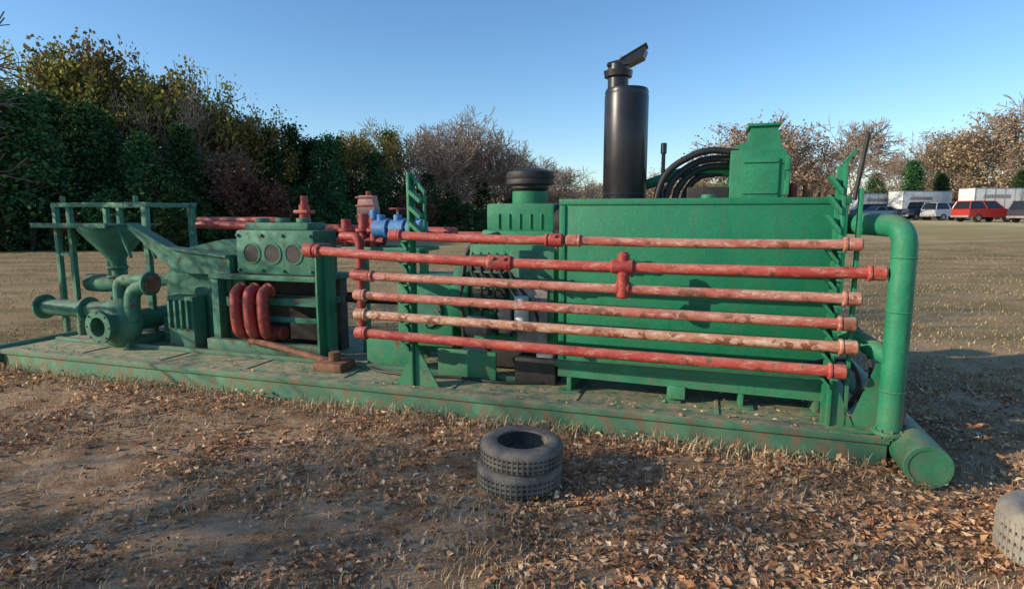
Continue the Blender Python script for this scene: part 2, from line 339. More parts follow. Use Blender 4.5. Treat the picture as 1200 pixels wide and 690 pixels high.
# ---------------------------------------------------------------- triplex pump
g=group('triplex_mud_pump')
box(g,'fluid_end_block',(5.34,6.38),(.8,1.25),(1.12,1.62),GREEN2,.04)
box(g,'block_top_step',(5.45,6.3),(.86,1.2),(1.62,1.70),GREEN2,.02)
for s in (5.6,5.88,6.16):
    ring(g,'valve_cover_ring',L(s,.8,1.36),(0,-1,0),[(.10,-.02),(.102,.010),(.120,.010),(.123,0)],GREEN2)
    cyl(g,'valve_bore',L(s,.80,1.36),L(s,.796,1.36),.10,DARK)
    cyl(g,'top_cap',L(s,1.0,1.70),L(s,1.0,1.75),.08,GREEN2)
for s in (5.38,5.74,6.02,6.34):
    for z in (1.17,1.56): cyl(g,'block_bolt',L(s,.80,z),L(s,.775,z),.02,GREEN2,n=6)
box(g,'lower_frame_top',(5.25,6.75),(.75,1.4),(1.06,1.118),GREEN2)
box(g,'lower_frame_mid',(5.30,6.2),(.80,1.3),(.78,.86),GREEN2)
box(g,'lower_frame_front_rail',(5.30,6.2),(.76,.80),(.60,.66),GREEN2)
box(g,'lower_frame_shade_back',(5.3,6.7),(1.2,1.35),(DZ,1.06),DARK,.01)  # dark colour stands in for the shade inside the open frame
for s in (5.28,6.70): box(g,'frame_leg',(s-.05,s+.05),(.78,.9),(DZ,1.06),GREEN2)
box(g,'tall_column',(5.12,5.24),(.72,.86),(DZ,1.45),GREEN,.006)
box(g,'tall_column_web',(5.17,5.19),(.60,.72),(DZ,1.40),GREEN,.003)
box(g,'skid_rail',(5.1,6.8),(.72,.82),(DZ,.36),GREEN2)
for k in range(3):
    s=5.92+k*.185
    sweep(g,'suction_bend',fillet([L(s,.80,.95),L(s,.66,.95),L(s-.02,.62,.70),L(s-.02,.66,.46),L(s-.02,.80,.46)],.12),.064,REDD,16)
    flange(g,'bend_flange',L(s,.75,.95),(0,1,0),.085,.03,REDD,6)
    flange(g,'bend_flange_low',L(s,.77,.46),(0,1,0),.085,.03,REDD,6)
cyl(g,'suction_header',L(5.8,.84,.46),L(6.45,.84,.46),.08,REDD)
sweep(g,'discharge_line',fillet([L(6.15,.68,.38),L(5.8,.62,.37),L(5.4,.58,.32),L(5.0,.5,.28)],.1),.036,RUST)
box(g,'rusty_block',(4.72,5.05),(.30,.58),(DZ,.31),RUST,.02)
cyl(g,'rusty_cap',L(4.88,.44,.31),L(4.88,.44,.40),.06,RUST)
prism(g,'power_end_case',[(6.42,DZ+.3),(6.42,1.46),(6.7,1.50),(7.3,1.38),(7.6,1.06),(7.6,DZ+.3)],(.95,1.9),GREEN2)
prism(g,'inclined_tray',[(6.5,1.10),(6.5,1.30),(7.35,1.38),(7.95,1.66),(8.0,1.62),(7.5,1.24),(7.3,1.10)],(.82,.9),GREEN2)
prism(g,'tray_flange',[(6.5,1.302),(7.35,1.382),(7.95,1.662),(7.95,1.69),(7.34,1.41),(6.5,1.33)],(.76,.92),GREEN2)
cyl(g,'case_cover',L(7.1,.94,1.0),L(7.1,.95,1.0),.2,GREEN2)
box(g,'power_end_base',(6.4,7.7),(.95,1.9),(DZ,.52),GREEN2)
for i in range(4): box(g,'ribbed_cover_rib',(7.0+i*.09,7.03+i*.09),(.66,.70),(.46,.80),GREEN2,.004)
box(g,'ribbed_cover',(6.96,7.34),(.70,.9),(DZ,.84),GREEN2,.015)
cyl(g,'relief_body',L(5.66,1.1,1.72),L(5.66,1.1,1.90),.06,REDD)
cyl(g,'relief_top',L(5.66,1.1,1.90),L(5.66,1.1,2.0),.04,REDD)
box(g,'relief_flange',(5.57,5.75),(1.02,1.18),(1.80,1.84),REDD)
cyl(g,'gear_cover',L(6.75,.92,1.0),L(6.75,.96,1.0),.16,GREEN2)

# ---------------------------------------------------------------- valve manifold (red/blue)
g=group('valve_manifold')
sweep(g,'header',[L(3.9,1.35,1.60),L(7.6,1.5,1.66)],.05,REDD)
sweep(g,'header_upper',[L(6.5,1.7,1.72),L(7.8,1.7,1.72)],.035,REDP)
sweep(g,'header_low',[L(3.4,1.6,1.55),L(5.2,1.5,1.55)],.05,REDP)
for s in (4.22,4.42,4.62):
    cyl(g,'blue_valve_body',L(s-.075,1.0,1.64),L(s+.075,1.0,1.64),.095,BLUE)
    cyl(g,'blue_bonnet',L(s,1.0,1.68),L(s,1.0,1.79),.045,BLUE)
    flange(g,'valve_flange',L(s-.09,1.0,1.64),(1,0,0),.112,.025,BLUE,6)
for s,h in ((4.9,1.80),(5.12,1.74),(4.76,1.74)):
    cyl(g,'red_valve_body',L(s,1.10,1.35),L(s,1.10,h),.055,REDD)
    flange(g,'red_flange',L(s,1.10,1.62),(0,0,1),.09,.035,REDD,6)
    cyl(g,'cross_arm',L(s-.12,1.10,1.5),L(s+.12,1.10,1.5),.045,REDD)
sweep(g,'red_drop',fillet([L(5.05,.9,1.56),L(4.8,.85,1.56),L(4.8,.85,1.3),L(4.8,.85,.5)],.1),.045,REDD)
prism(g,'valve_operator',[(4.82,1.70),(4.82,1.86),(4.85,2.00),(5.01,2.00),(5.04,1.86),(5.04,1.70)],(1.2,1.32),PINK)
for z in (1.76,1.88,1.97): box(g,'operator_rib',(4.81,5.05),(1.185,1.20),(z,z+.018),REDD,.003)
cyl(g,'operator_stem',L(4.93,1.27,2.0),L(4.93,1.27,2.05),.03,REDD)
cyl(g,'blue_actuator',L(4.76,1.10,1.74),L(4.76,1.10,1.84),.05,BLUE)
cyl(g,'hand_wheel_stem',L(4.42,1.0,1.79),L(4.42,1.0,1.85),.012,GREY)
ring(g,'hand_wheel',L(4.42,1.0,1.85),(0,0,1),[(.07,0),(.08,.01),(.09,0),(.08,-.01),(.07,0)],REDD)
for a in (0,60,120): cyl(g,'hand_wheel_spoke',L(4.42-.075*math.cos(R(a)),1.0-.075*math.sin(R(a)),1.85),L(4.42+.075*math.cos(R(a)),1.0+.075*math.sin(R(a)),1.85),.006,REDD,n=6)
box(g,'manifold_stand',(4.2,4.28),(1.2,1.28),(DZ,1.4),GREEN)
box(g,'manifold_stand_b',(4.95,5.02),(1.2,1.28),(DZ,1.4),GREEN)
box(g,'tool_tray',(4.15,5.1),(.95,1.45),(1.40,1.44),GREEN)

# ---------------------------------------------------------------- centrifugal pump
g=group('centrifugal_pump')
ring(g,'volute',L(7.95,.55,.50),(0,-1,0),[(.02,-.14),(.24,-.13),(.29,-.06),(.29,.04),(.24,.11),(.17,.13),(.15,.14),(.15,.22),(.195,.22),(.195,.26),(.115,.262),(.11,.1),(.02,.1)],GREEN2,36)
cyl(g,'intake_bore',L(7.95,.46,.50),L(7.95,.45,.50),.11,DARK)
for k in range(8):
    a=k*math.pi/4; cyl(g,'intake_bolt',L(7.95+.17*math.cos(a),.30,.5+.17*math.sin(a)),L(7.95+.17*math.cos(a),.28,.5+.17*math.sin(a)),.014,RUST,n=6)
sweep(g,'volute_outlet',fillet([L(7.72,.55,.55),L(7.70,.56,.9),L(7.50,.6,.98)],.1),.085,GREEN2)
flange(g,'outlet_flange',L(7.46,.6,.99),(1,0,0),.14,.04,GREEN2)
cyl(g,'rusty_outlet_face',L(7.43,.6,.99),L(7.41,.6,.99),.10,RUST)
cyl(g,'bearing_frame',L(7.95,.65,.5),L(7.95,1.3,.5),.13,GREEN2)
box(g,'pump_foot',(7.75,8.15),(.5,1.2),(DZ,.32),GREEN2)
sweep(g,'suction_manifold',fillet([L(9.75,.95,.56),L(8.5,.95,.56),L(8.2,.9,.6)],.1),.11,GREEN2,24)
flange(g,'suction_flange',L(9.75,.95,.56),(1,0,0),.165,.045,GREEN2)
flange(g,'mid_flange',L(8.95,.95,.56),(1,0,0),.165,.05,GREEN2)
cyl(g,'suction_opening',L(9.776,.95,.56),L(9.78,.95,.56),.09,DARK)
cyl(g,'manifold_foot',L(9.1,.95,DZ),L(9.1,.95,.5),.05,GREEN2)
sweep(g,'riser',fillet([L(8.45,1.0,.6),L(8.45,1.0,.95),L(8.0,1.0,.98),L(7.5,1.05,.98)],.12),.075,GREEN2)

# ---------------------------------------------------------------- mixing hopper
g=group('mud_mixing_hopper')
hs,hd=8.70,1.2
ring(g,'cone',L(hs,hd,1.12),(0,0,1),[(.075,0),(.085,.06),(.16,.16),(.40,.46),(.42,.52),(.405,.52),(.385,.45),(.15,.17),(.06,.06)],GREEN2)
box(g,'sack_table',(8.35,9.65),(.82,1.6),(1.645,1.665),GREEN2,.004)
box(g,'table_lip',(8.35,9.65),(.80,.82),(1.62,1.68),GREEN2,.004)
cyl(g,'hopper_throat',L(hs,hd,.92),L(hs,hd,1.12),.07,GREEN2)
flange(g,'butterfly_flange',L(hs,hd,1.10),(0,0,1),.13,.03,GREEN2)
flange(g,'eductor_flange',L(hs,hd,.98),(0,0,1),.13,.03,GREEN2)
sweep(g,'eductor',[L(9.2,hd,.88),L(8.9,hd,.88),L(8.6,hd,.88),L(8.1,hd,.88)],[.12,.12,.07,.10],GREEN2)
for s in (9.2,9.45):
    for d in (1.0,1.7): box(g,'frame_post',(s-.03,s+.03),(d-.03,d+.03),(DZ,1.88),GREEN2,.004)
for d in (1.0,1.7):
    box(g,'far_post',(7.87,7.95),(d-.03,d+.03),(DZ,1.88),GREEN2,.004)
    box(g,'top_rail',(7.85,9.48),(d-.035,d+.035),(1.881,1.94),GREEN2,.004)
    box(g,'mid_rail',(9.17,9.5),(d-.02,d+.02),(1.25,1.30),GREEN2,.004)
for s in (7.91,8.6,9.45): box(g,'cross_rail',(s-.03,s+.03),(1.036,1.664),(1.885,1.935),GREEN2,.004)
for s in (8.05,9.3): cyl(g,'rail_stub',L(s,1.0,1.94),L(s,1.0,2.02),.03,GREEN2)
for s in (8.4,8.0): cyl(g,'table_strut',L(s,1.0,1.66),L(s-.2,1.0,1.25),.02,GREEN2)

# ---------------------------------------------------------------- tyres
def tire(name,loc,mat,Rr=.28,H=.26,rz=.4,tilt=0):
    g=group(name,loc,0); g.rotation_euler=(tilt,0,rz)
    k=Rr/.29; h=H/.25
    pr=[(.17,.22),(.175,.237),(.20,.246),(.235,.249),(.262,.240),(.280,.222),(.288,.195)]
    for z in (.165,.115,.065): pr+=[(.290,z+.016),(.290,z-.001),(.277,z-.006),(.277,z-.018),(.289,z-.022)]
    pr+=[(.283,.025),(.26,.008),(.22,.001),(.17,.012),(.17,.03),(.24,.04),(.262,.08),(.264,.16),(.24,.205),(.17,.22)]
    ring(g,'carcass',(0,0,0),(0,0,1),[(a*k,z*h) for a,z in pr],mat,56)
    V=[];F=[]
    for i in range(52):
        a=2*math.pi*i/52; w=.03
        for z in (.03,.215):
            for da in (-w/2,w/2):
                for rr in (.284,.2925): V.append((rr*k*math.cos(a+da),rr*k*math.sin(a+da),z*h-(.02 if z>.1 else 0)))
        q=i*8; F+=[[q+1,q+3,q+7,q+5],[q,q+1,q+5,q+4],[q+2,q+3,q+7,q+6],[q+4,q+5,q+7,q+6]]
    addobj(g,'tread_lugs',V,F,mat,False)
tire('tire',(.05,3.86,-.01),TIREM,.288,.165)
tire('tire',(.062,3.855,.152),TIREM,.28,.155,1.1,R(1.5))
tire('tire',(2.90,2.90,-.01),TIREL,.31,.29)

# ---------------------------------------------------------------- terrain
def ss(t): t=np.clip(t,0,1); return t*t*(3-2*t)
_d=[(rng.uniform(0,6.28),rng.uniform(0,6.28)) for _ in range(24)]
def wav(x,y,f):
    r=0*x
    for i,(a,p) in enumerate(_d[:8]): r=r+np.sin((x*np.cos(a)+y*np.sin(a))*f*(1+.23*i)+p+1.3*np.sin((x*np.sin(a)-y*np.cos(a))*f*.6+p))
    return r/8
def th(x,y):
    x=np.asarray(x,float); y=np.asarray(y,float)
    base=1.15*ss((y-12)/42)*ss((x+2)/30)
    d=(x-P0.x)*.307+(y-P0.y)*.952
    sx=-(x-P0.x)*.952+(y-P0.y)*.307
    near=ss((d+.0)/-.6)+ss((d-3)/3)+ss((-sx-.4)/1)+ss((sx-9.5)/1)
    near=np.clip(near,0,1)
    return base+(wav(x,y,1.1)*.045+wav(x+9,y,4)*.026+wav(x,y+5,13)*.010)*near*np.exp(-np.maximum(y-10,0)/40)-.012
def axis(lo,hi,fine_lo,fine_hi,step):
    a=list(np.arange(fine_lo,fine_hi,step)); s=step
    x=fine_hi
    while x<hi: a.append(x); s*=1.12; x+=s
    a.append(hi); s=step; x=fine_lo; l=[]
    while x>lo: s*=1.12; x-=s; l.append(max(x,lo))
    return np.array(sorted(set(l))+a)
ax_=axis(-400,400,-8,6,.045); ay_=axis(-60,700,.4,7.5,.045)
X,Y=np.meshgrid(ax_,ay_); Z=th(X,Y); nx,ny=len(ax_),len(ay_)
def fastmesh(name,V,Q,mat,smooth=False,parent=None,link=True):
    me=bpy.data.meshes.new(name); V=np.asarray(V,np.float32).reshape(-1,3); Q=np.asarray(Q,np.int32); k=Q.shape[1]
    me.vertices.add(len(V)); me.vertices.foreach_set('co',V.ravel())
    me.loops.add(Q.size); me.loops.foreach_set('vertex_index',Q.ravel())
    me.polygons.add(len(Q)); me.polygons.foreach_set('loop_start',np.arange(0,Q.size,k,dtype=np.int32))
    me.polygons.foreach_set('use_smooth',np.full(len(Q),smooth)); me.update(calc_edges=True); me.validate()
    for m in (mat if isinstance(mat,list) else [mat]): me.materials.append(m)
    if not link: return me
    o=bpy.data.objects.new(name,me); scene.collection.objects.link(o)
    if parent: o.parent=parent
    return o
I=np.arange(nx*ny).reshape(ny,nx)
Q=np.stack([I[:-1,:-1],I[:-1,1:],I[1:,1:],I[1:,:-1]],-1).reshape(-1,4)
GM,nt,b=newmat('leafy_dirt_ground'); co=objco(nt)
sx=N(nt,'ShaderNodeSeparateXYZ'); nt.links.new(co,sx.inputs[0])
n0=noise(nt,co,.55,6,.6); n1=noise(nt,co,2.3,8,.7); n2=noise(nt,co,17,8,.75); n3=noise(nt,co,70,6,.7)
nb=noise(nt,co,.09,5,.6); nc=noise(nt,scaled(nt,co,(.25,1,1)),1.0,6,.65)
dirt=mix(nt,ramp(nt,n2,[(.3,0),(.7,1)]),(.36,.225,.130),(.64,.45,.29))
litter=mix(nt,ramp(nt,n3,[(.35,0),(.65,1)]),(.16,.085,.045),(.50,.31,.17))
near=mix(nt,ramp(nt,n1,[(.42,0),(.58,1)]),dirt,litter)
grass=mix(nt,ramp(nt,n2,[(.3,0),(.7,1)]),(.17,.128,.065),(.50,.37,.20))
grass=mix(nt,ramp(nt,n0,[(.4,0),(.62,.8)]),grass,(.46,.32,.19))
grass=mix(nt,ramp(nt,nc,[(.45,0),(.6,.7)]),grass,(.20,.165,.08))  # darker olive streaks, field shade put into the grass colour
far=mix(nt,ramp(nt,nb,[(.4,0),(.6,1)]),(.42,.35,.165),(.62,.49,.27))
yy=mth(nt,'ADD',sx.outputs['Y'],mth(nt,'MULTIPLY',n0,3))
c=mix(nt,ramp(nt,mth(nt,'DIVIDE',yy,20),[(.36,0),(.50,1)]),near,grass)
c=mix(nt,ramp(nt,mth(nt,'DIVIDE',yy,100),[(.28,0),(.45,1)]),c,far)
nt.links.new(c,b.inputs['Base Color']); b.inputs['Roughness'].default_value=1; b.inputs['Specular IOR Level'].default_value=.0
bump(nt,b,mth(nt,'ADD',n2,mth(nt,'MULTIPLY',n3,.5)),.8,.03)
fastmesh('ground',np.stack([X,Y,Z],-1),Q,GM,True)

def leafmat(name,stops,trans=.25,objvar=.25):
    m,nt,b=newmat(name); g=N(nt,'ShaderNodeNewGeometry'); oi=N(nt,'ShaderNodeObjectInfo')
    c=ramp(nt,g.outputs['Random Per Island'],stops)
    hs=N(nt,'ShaderNodeHueSaturation'); nt.links.new(c,hs.inputs['Color'])
    nt.links.new(mth(nt,'ADD',mth(nt,'MULTIPLY',oi.outputs['Random'],2*objvar),1-objvar),hs.inputs['Value'])
    nt.links.new(mth(nt,'ADD',mth(nt,'MULTIPLY',oi.outputs['Random'],.05),.475),hs.inputs['Hue'])
    c=hs.outputs[0] if objvar>0 else c
    nt.links.new(c,b.inputs['Base Color']); b.inputs['Roughness'].default_value=.8; b.inputs['Specular IOR Level'].default_value=.1
    if trans>0:
        t=N(nt,'ShaderNodeBsdfTranslucent'); nt.links.new(c,t.inputs[0]); ms=N(nt,'ShaderNodeMixShader'); ms.inputs[0].default_value=trans
        nt.links.new(b.outputs[0],ms.inputs[1]); nt.links.new(t.outputs[0],ms.inputs[2]); nt.links.new(ms.outputs[0],nt.nodes['Material Output'].inputs[0])
    return m
def leafquads(C,size,flat=0.0,aspect=.65,bend=0):
    n=len(C); u=rng.normal(size=(n,3)); u[:,2]*=(1-flat); u/=np.linalg.norm(u,axis=1)[:,None]
    w=rng.normal(size=(n,3)); w[:,2]*=(1-flat); w=np.cross(u,w) if flat==0 else np.cross(np.cross(u,w),u)
    w/=np.linalg.norm(w,axis=1)[:,None]+1e-9
    nn=np.cross(u,w); s=size[:,None]
    V=np.stack([C-u*s,C-w*s*aspect+nn*s*bend,C+u*s,C+w*s*aspect+nn*s*bend],1)
    return V.reshape(-1,3),np.arange(4*n).reshape(n,4)

# fallen leaves
LM=leafmat('dry_leaf',[(0,(.20,.09,.045)),(.3,(.40,.19,.095)),(.6,(.54,.30,.155)),(.85,(.64,.42,.24)),(1,(.70,.55,.36))],0,0)
n=95000
y=.9+6.0*rng.random(n)**1.25; x=rng.uniform(-1,1,n)*(y*.95+.6)
dens=wav(x*1.0,y,1.6)+.6*wav(x,y+3,4.5)
d=(x-P0.x)*.307+(y-P0.y)*.952; sx_=-(x-P0.x)*.952+(y-P0.y)*.307
pile=np.exp(-((d+.15)/.35)**2)
right=.35*ss((x+1.5)/3)-.35*ss((-x-.6)/1.2)*ss((3.0-y)/1)
keep=(rng.random(n)<np.clip(.32+.9*dens+pile*.5+right,.04,1))&~((d>-.01)&(d<W)&(sx_>-.0)&(sx_<LEN))
x,y,dens,pile=x[keep],y[keep],dens[keep],pile[keep]
z=th(x,y)+.006+rng.random(len(x))**2*(.02+.03*np.clip(dens,0,1)+.06*pile)
V,Qd=leafquads(np.stack([x,y,z],1),.007+.027*rng.random(len(x))**2,.70,.6,.35)
fastmesh('fallen_leaves',V,Qd,LM)
n=2800; s=rng.uniform(.05,9,n); dd=rng.uniform(.01,2.2,n); keep=rng.random(n)<np.clip(.25+.9*wav(s,dd,2.5)+.6*(dd<.5)*(s<3.5),0,1); s=s[keep];dd=dd[keep]
x=P0.x-.952*s+.307*dd; y=P0.y+.307*s+.952*dd
V,Qd=leafquads(np.stack([x,y,np.full(len(x),DZ+.018)],1),rng.uniform(.008,.022,len(x)),.8,.6,.3)
fastmesh('deck_leaf_litter',V,Qd,LM)
# broken twigs lying in the litter
TW=[]
for i in range(420):
    yy_=1.2+5*random.random()**1.3; xx_=random.uniform(-1,1)*(yy_*.9+.4); a=random.uniform(0,6.28); l=random.uniform(.04,.16)
    dl=(xx_-P0.x)*.307+(yy_-P0.y)*.952
    if dl>-.12: continue
    zz_=float(th(xx_,yy_))+.018; r_=random.uniform(.0015,.004)
    mx,my=xx_+math.cos(a)*l,yy_+math.sin(a)*l; a2=a+random.uniform(-.5,.5)
    TW.append((xx_,yy_,zz_,mx,my,zz_+random.uniform(-.005,.02),r_,r_*.8)); TW.append((*TW[-1][3:6],mx+math.cos(a2)*l*.8,my+math.sin(a2)*l*.8,zz_,r_*.8,r_*.4))
def blades(name,x,y,hmin,hmax,mat,wd=.003,lean=.8):
    n=len(x); z=th(x,y); h=rng.uniform(hmin,hmax,n); a=rng.uniform(0,6.28,n); l=rng.uniform(.1,lean,n)*h
    B=np.stack([x,y,z],1); pa=np.stack([-np.sin(a),np.cos(a),0*a],1)*wd*rng.uniform(.7,1.6,n)[:,None]
    mid=B+np.stack([np.cos(a)*l*.35,np.sin(a)*l*.35,h*.6],1); tip=B+np.stack([np.cos(a)*l,np.sin(a)*l,h],1)
    V=np.stack([B-pa,B+pa,mid+pa*.7,mid-pa*.7,tip+pa*.15,tip-pa*.15],1).reshape(-1,3)
    o=np.arange(n)[:,None]*6; Q=np.concatenate([o+[0,1,2,3],o+[3,2,4,5]]); return fastmesh(name,V,Q,mat)
SG=leafmat('straw_grass',[(0,(.28,.18,.09)),(.5,(.54,.40,.22)),(1,(.72,.58,.38))],0,0)
n=70000
y=1.0+6.5*rng.random(n)**1.1; x=rng.uniform(-1,1,n)*(y*.95+.6)
dens=wav(x+4,y,2.1)+.5*wav(x,y,7); d=(x-P0.x)*.307+(y-P0.y)*.952; sx_=-(x-P0.x)*.952+(y-P0.y)*.307
keep=(rng.random(n)<np.clip(.3+dens,.03,1))&~((d>-.02)&(d<W+.1)&(sx_>-.1)&(sx_<LEN))
blades('dry_grass',x[keep],y[keep],.015,.06,SG,.0022,1.6)
n=4200; s=rng.uniform(-.2,9.3,n); dd=-.04-rng.random(n)**2*.22; keep=rng.random(n)<np.clip(.4+1.2*wav(s,dd*0,2.2),.08,1); s=s[keep]; dd=dd[keep]
blades('dry_weeds',P0.x-.952*s+.307*dd,P0.y+.307*s+.952*dd,.03,.13,SG,.003,1.0)
n=60000
y=6+22*rng.random(n)**1.3; x=rng.uniform(-1,1,n)*(y*.95+1); d=(x-P0.x)*.307+(y-P0.y)*.952; sx_=-(x-P0.x)*.952+(y-P0.y)*.307
keep=~((d>-.1)&(d<W+.1)&(sx_>-.3)&(sx_<LEN+.3))&(rng.random(n)<np.clip(.5+wav(x,y,.9),.1,1))
MG=leafmat('pasture_grass_blade',[(0,(.20,.155,.065)),(.5,(.40,.30,.15)),(1,(.60,.46,.27))],0,0)
blades('pasture_grass',x[keep],y[keep],.02,.06,MG,.006,1.5)

# ---------------------------------------------------------------- trees
BARK=plain('tree_bark',(.13,.10,.075),.9,0,.4,10)
TWIG=plain('bare_twig_bark',(.29,.21,.155),.9,0,.3,6)
def prisms(S,k):
    S=np.array(S); a=S[:,0:3]; b_=S[:,3:6]; t=b_-a; t/=np.linalg.norm(t,axis=1)[:,None]+1e-9
    h=np.where(np.abs(t[:,2:3])<.9,np.array([[0,0,1.]]),np.array([[1.,0,0]])); u=np.cross(t,h); u/=np.linalg.norm(u,axis=1)[:,None]; w=np.cross(t,u)
    V=[]
    for e,r in ((a,S[:,6]),(b_,S[:,7])):
        for j in range(k):
            an=2*math.pi*j/k; V.append(e+(u*math.cos(an)+w*math.sin(an))*r[:,None])
    V=np.stack(V,1); o=np.arange(len(S))[:,None]*2*k
    Q=np.concatenate([o+[j,(j+1)%k,k+(j+1)%k,k+j] for j in range(k)]); return V.reshape(-1,3),Q
V,Qd=prisms(TW,4); fastmesh('fallen_twigs',V,Qd,BARK)
def skeleton(seed,h,maxlev=5,spread=.9,trunk=.28,r0=None,minr=.01):
    rd=random.Random(seed); S=[];tips=[]
    def grow(p,d,Ln,r,lev):
        n=3 if lev<3 else 2
        for i in range(n):
            j=Vector((rd.gauss(0,1),rd.gauss(0,1),rd.gauss(0,1)))*(.10 if lev==0 else .2)
            d=(d+j+Vector((0,0,.06))).normalized(); q=p+d*(Ln/n); r2=max(minr,r*(1-.35/n)); S.append((*p,*q,r,r2)); p=q; r=r2
            if lev>=2: tips.append(tuple(p))
            if lev<maxlev and (lev>0 or i>0): branch(p,d,Ln,r,lev,rd.uniform(35,65))
        if lev<maxlev:
            for _ in range(2 if lev>0 else 3): branch(p,d,Ln,r,lev,rd.uniform(15,40))
    def branch(p,d,Ln,r,lev,ang):
        o=d.orthogonal().normalized(); o=Matrix.Rotation(rd.uniform(0,6.28),3,d)@o
        nd=(d*math.cos(R(ang))+o*math.sin(R(ang))*spread).normalized()
        f=(rd.uniform(.75,1.0) if lev==0 else rd.uniform(.55,.8)); grow(p,nd,Ln*f,max(minr,r*(.6 if lev else .55)),lev+1)
    grow(Vector((0,0,-.2)),Vector((rd.gauss(0,.05),rd.gauss(0,.05),1)).normalized(),h*trunk,r0 or h*.02,0)
    S=np.array(S); zmax=max(S[:,2].max(),S[:,5].max()); k=h/zmax
    S[:,0:6]*=k; return S,np.array(tips)*k
def join_mesh(name,parts,mats,link=False):
    V=[];Q=[];mi=[];o=0
    for i,(v,q) in enumerate(parts): V.append(v);Q.append(q+o);mi+= [i]*len(q); o+=len(v)
    me=fastmesh(name,np.concatenate(V),np.concatenate(Q),mats,False,None,False); me.polygons.foreach_set('material_index',mi); return me
def bare_mesh(seed,h,minr=.014,maxlev=5,mat=None,**k):
    S,t=skeleton(seed,h,maxlev,minr=minr,**k); return join_mesh('bare_tree',[prisms(S,4)],[mat or TWIG])
def leafy_mesh(seed,h,lm,nl=9000,size=(.08,.17),sig=.35,maxlev=4,frac=.75,**k):
    S,t=skeleton(seed,h,maxlev,minr=.02,**k)
    t=t[t[:,2]>h*.22]; t=t[rng.random(len(t))<frac]
    C=t[rng.integers(0,len(t),nl)]+rng.normal(size=(nl,3))*sig
    return join_mesh('leafy_tree',[prisms(S,4),leafquads(C,rng.uniform(*size,nl))],[BARK,lm])
def cedar_mesh(seed,h,rm,lm,K=190,m=42,size=(.07,.15)):
    rd=np.random.default_rng(seed); t=rd.random(K)**.9*.97+.02; a=rd.uniform(0,6.28,K)
    rr=rm*np.clip(1-t,0,1)**.62*np.clip(t*9,.45,1)*(.55+.55*rd.random(K))*(1+.25*np.sin(a*3+seed))
    C=np.stack([rr*np.cos(a),rr*np.sin(a),t*h],1)
    P=np.repeat(C,m,0)+rd.normal(size=(K*m,3))*np.array([.34,.34,.30])*(h/9)
    S=[(0,0,-.2,0,0,h*.5,h*.02,h*.012),(0,0,h*.5,0,0,h*.95,h*.012,.02)]
    for c in C[::2]: S.append((0,0,max(.3,c[2]-.6),*c,.04,.015))
    return join_mesh('cedar_tree',[prisms(S,4),leafquads(P,rd.uniform(*size,K*m))],[BARK,lm])
CED=leafmat('cedar_foliage',[(0,(.018,.05,.02)),(.5,(.038,.095,.033)),(1,(.085,.16,.05))],.1,.35)
OLV=leafmat('olive_autumn_foliage',[(0,(.11,.11,.03)),(.5,(.24,.20,.05)),(1,(.42,.30,.08))],.25,.3)
BRN=leafmat('tan_oak_foliage',[(0,(.24,.16,.09)),(.5,(.42,.30,.18)),(1,(.56,.43,.28))],.2,.2)
RUS=leafmat('russet_foliage',[(0,(.09,.04,.03)),(.5,(.17,.08,.05)),(1,(.24,.13,.07))],.2,.25)
ceds=[cedar_mesh(i,9,(2.3,1.8,2.6)[i],CED) for i in range(3)]
cbush=[cedar_mesh(20+i,5,2.4,CED,150,40,(.06,.14)) for i in range(2)]
olvs=[leafy_mesh(30+i,10,OLV,8500,frac=.40,sig=.30) for i in range(2)]
brns=[leafy_mesh(40+i,10,BRN,3500,frac=.5,sig=.3) for i in range(2)]
russ=[leafy_mesh(50,6,RUS,4000,sig=.3)]
bares=[bare_mesh(60+i,9,.016) for i in range(3)]
HC={}
def place(me,nm,x,y,h,parent=None,rot=None,wid=1.0):
    o=bpy.data.objects.new(nm,me); scene.collection.objects.link(o)
    if me.name not in HC: HC[me.name]=max(v.co.z for v in me.vertices)
    k=h/HC[me.name]; o.scale=(k*wid,k*wid,k); o.location=(x,y,float(th(x,y))-.1); o.rotation_euler=(0,0,random.uniform(0,6.28) if rot is None else rot)
    if parent: o.parent=parent
    return o
def UX(px,dist): return (px-600)/700*dist
line=group('distant_tree_line',(0,0,0),0)
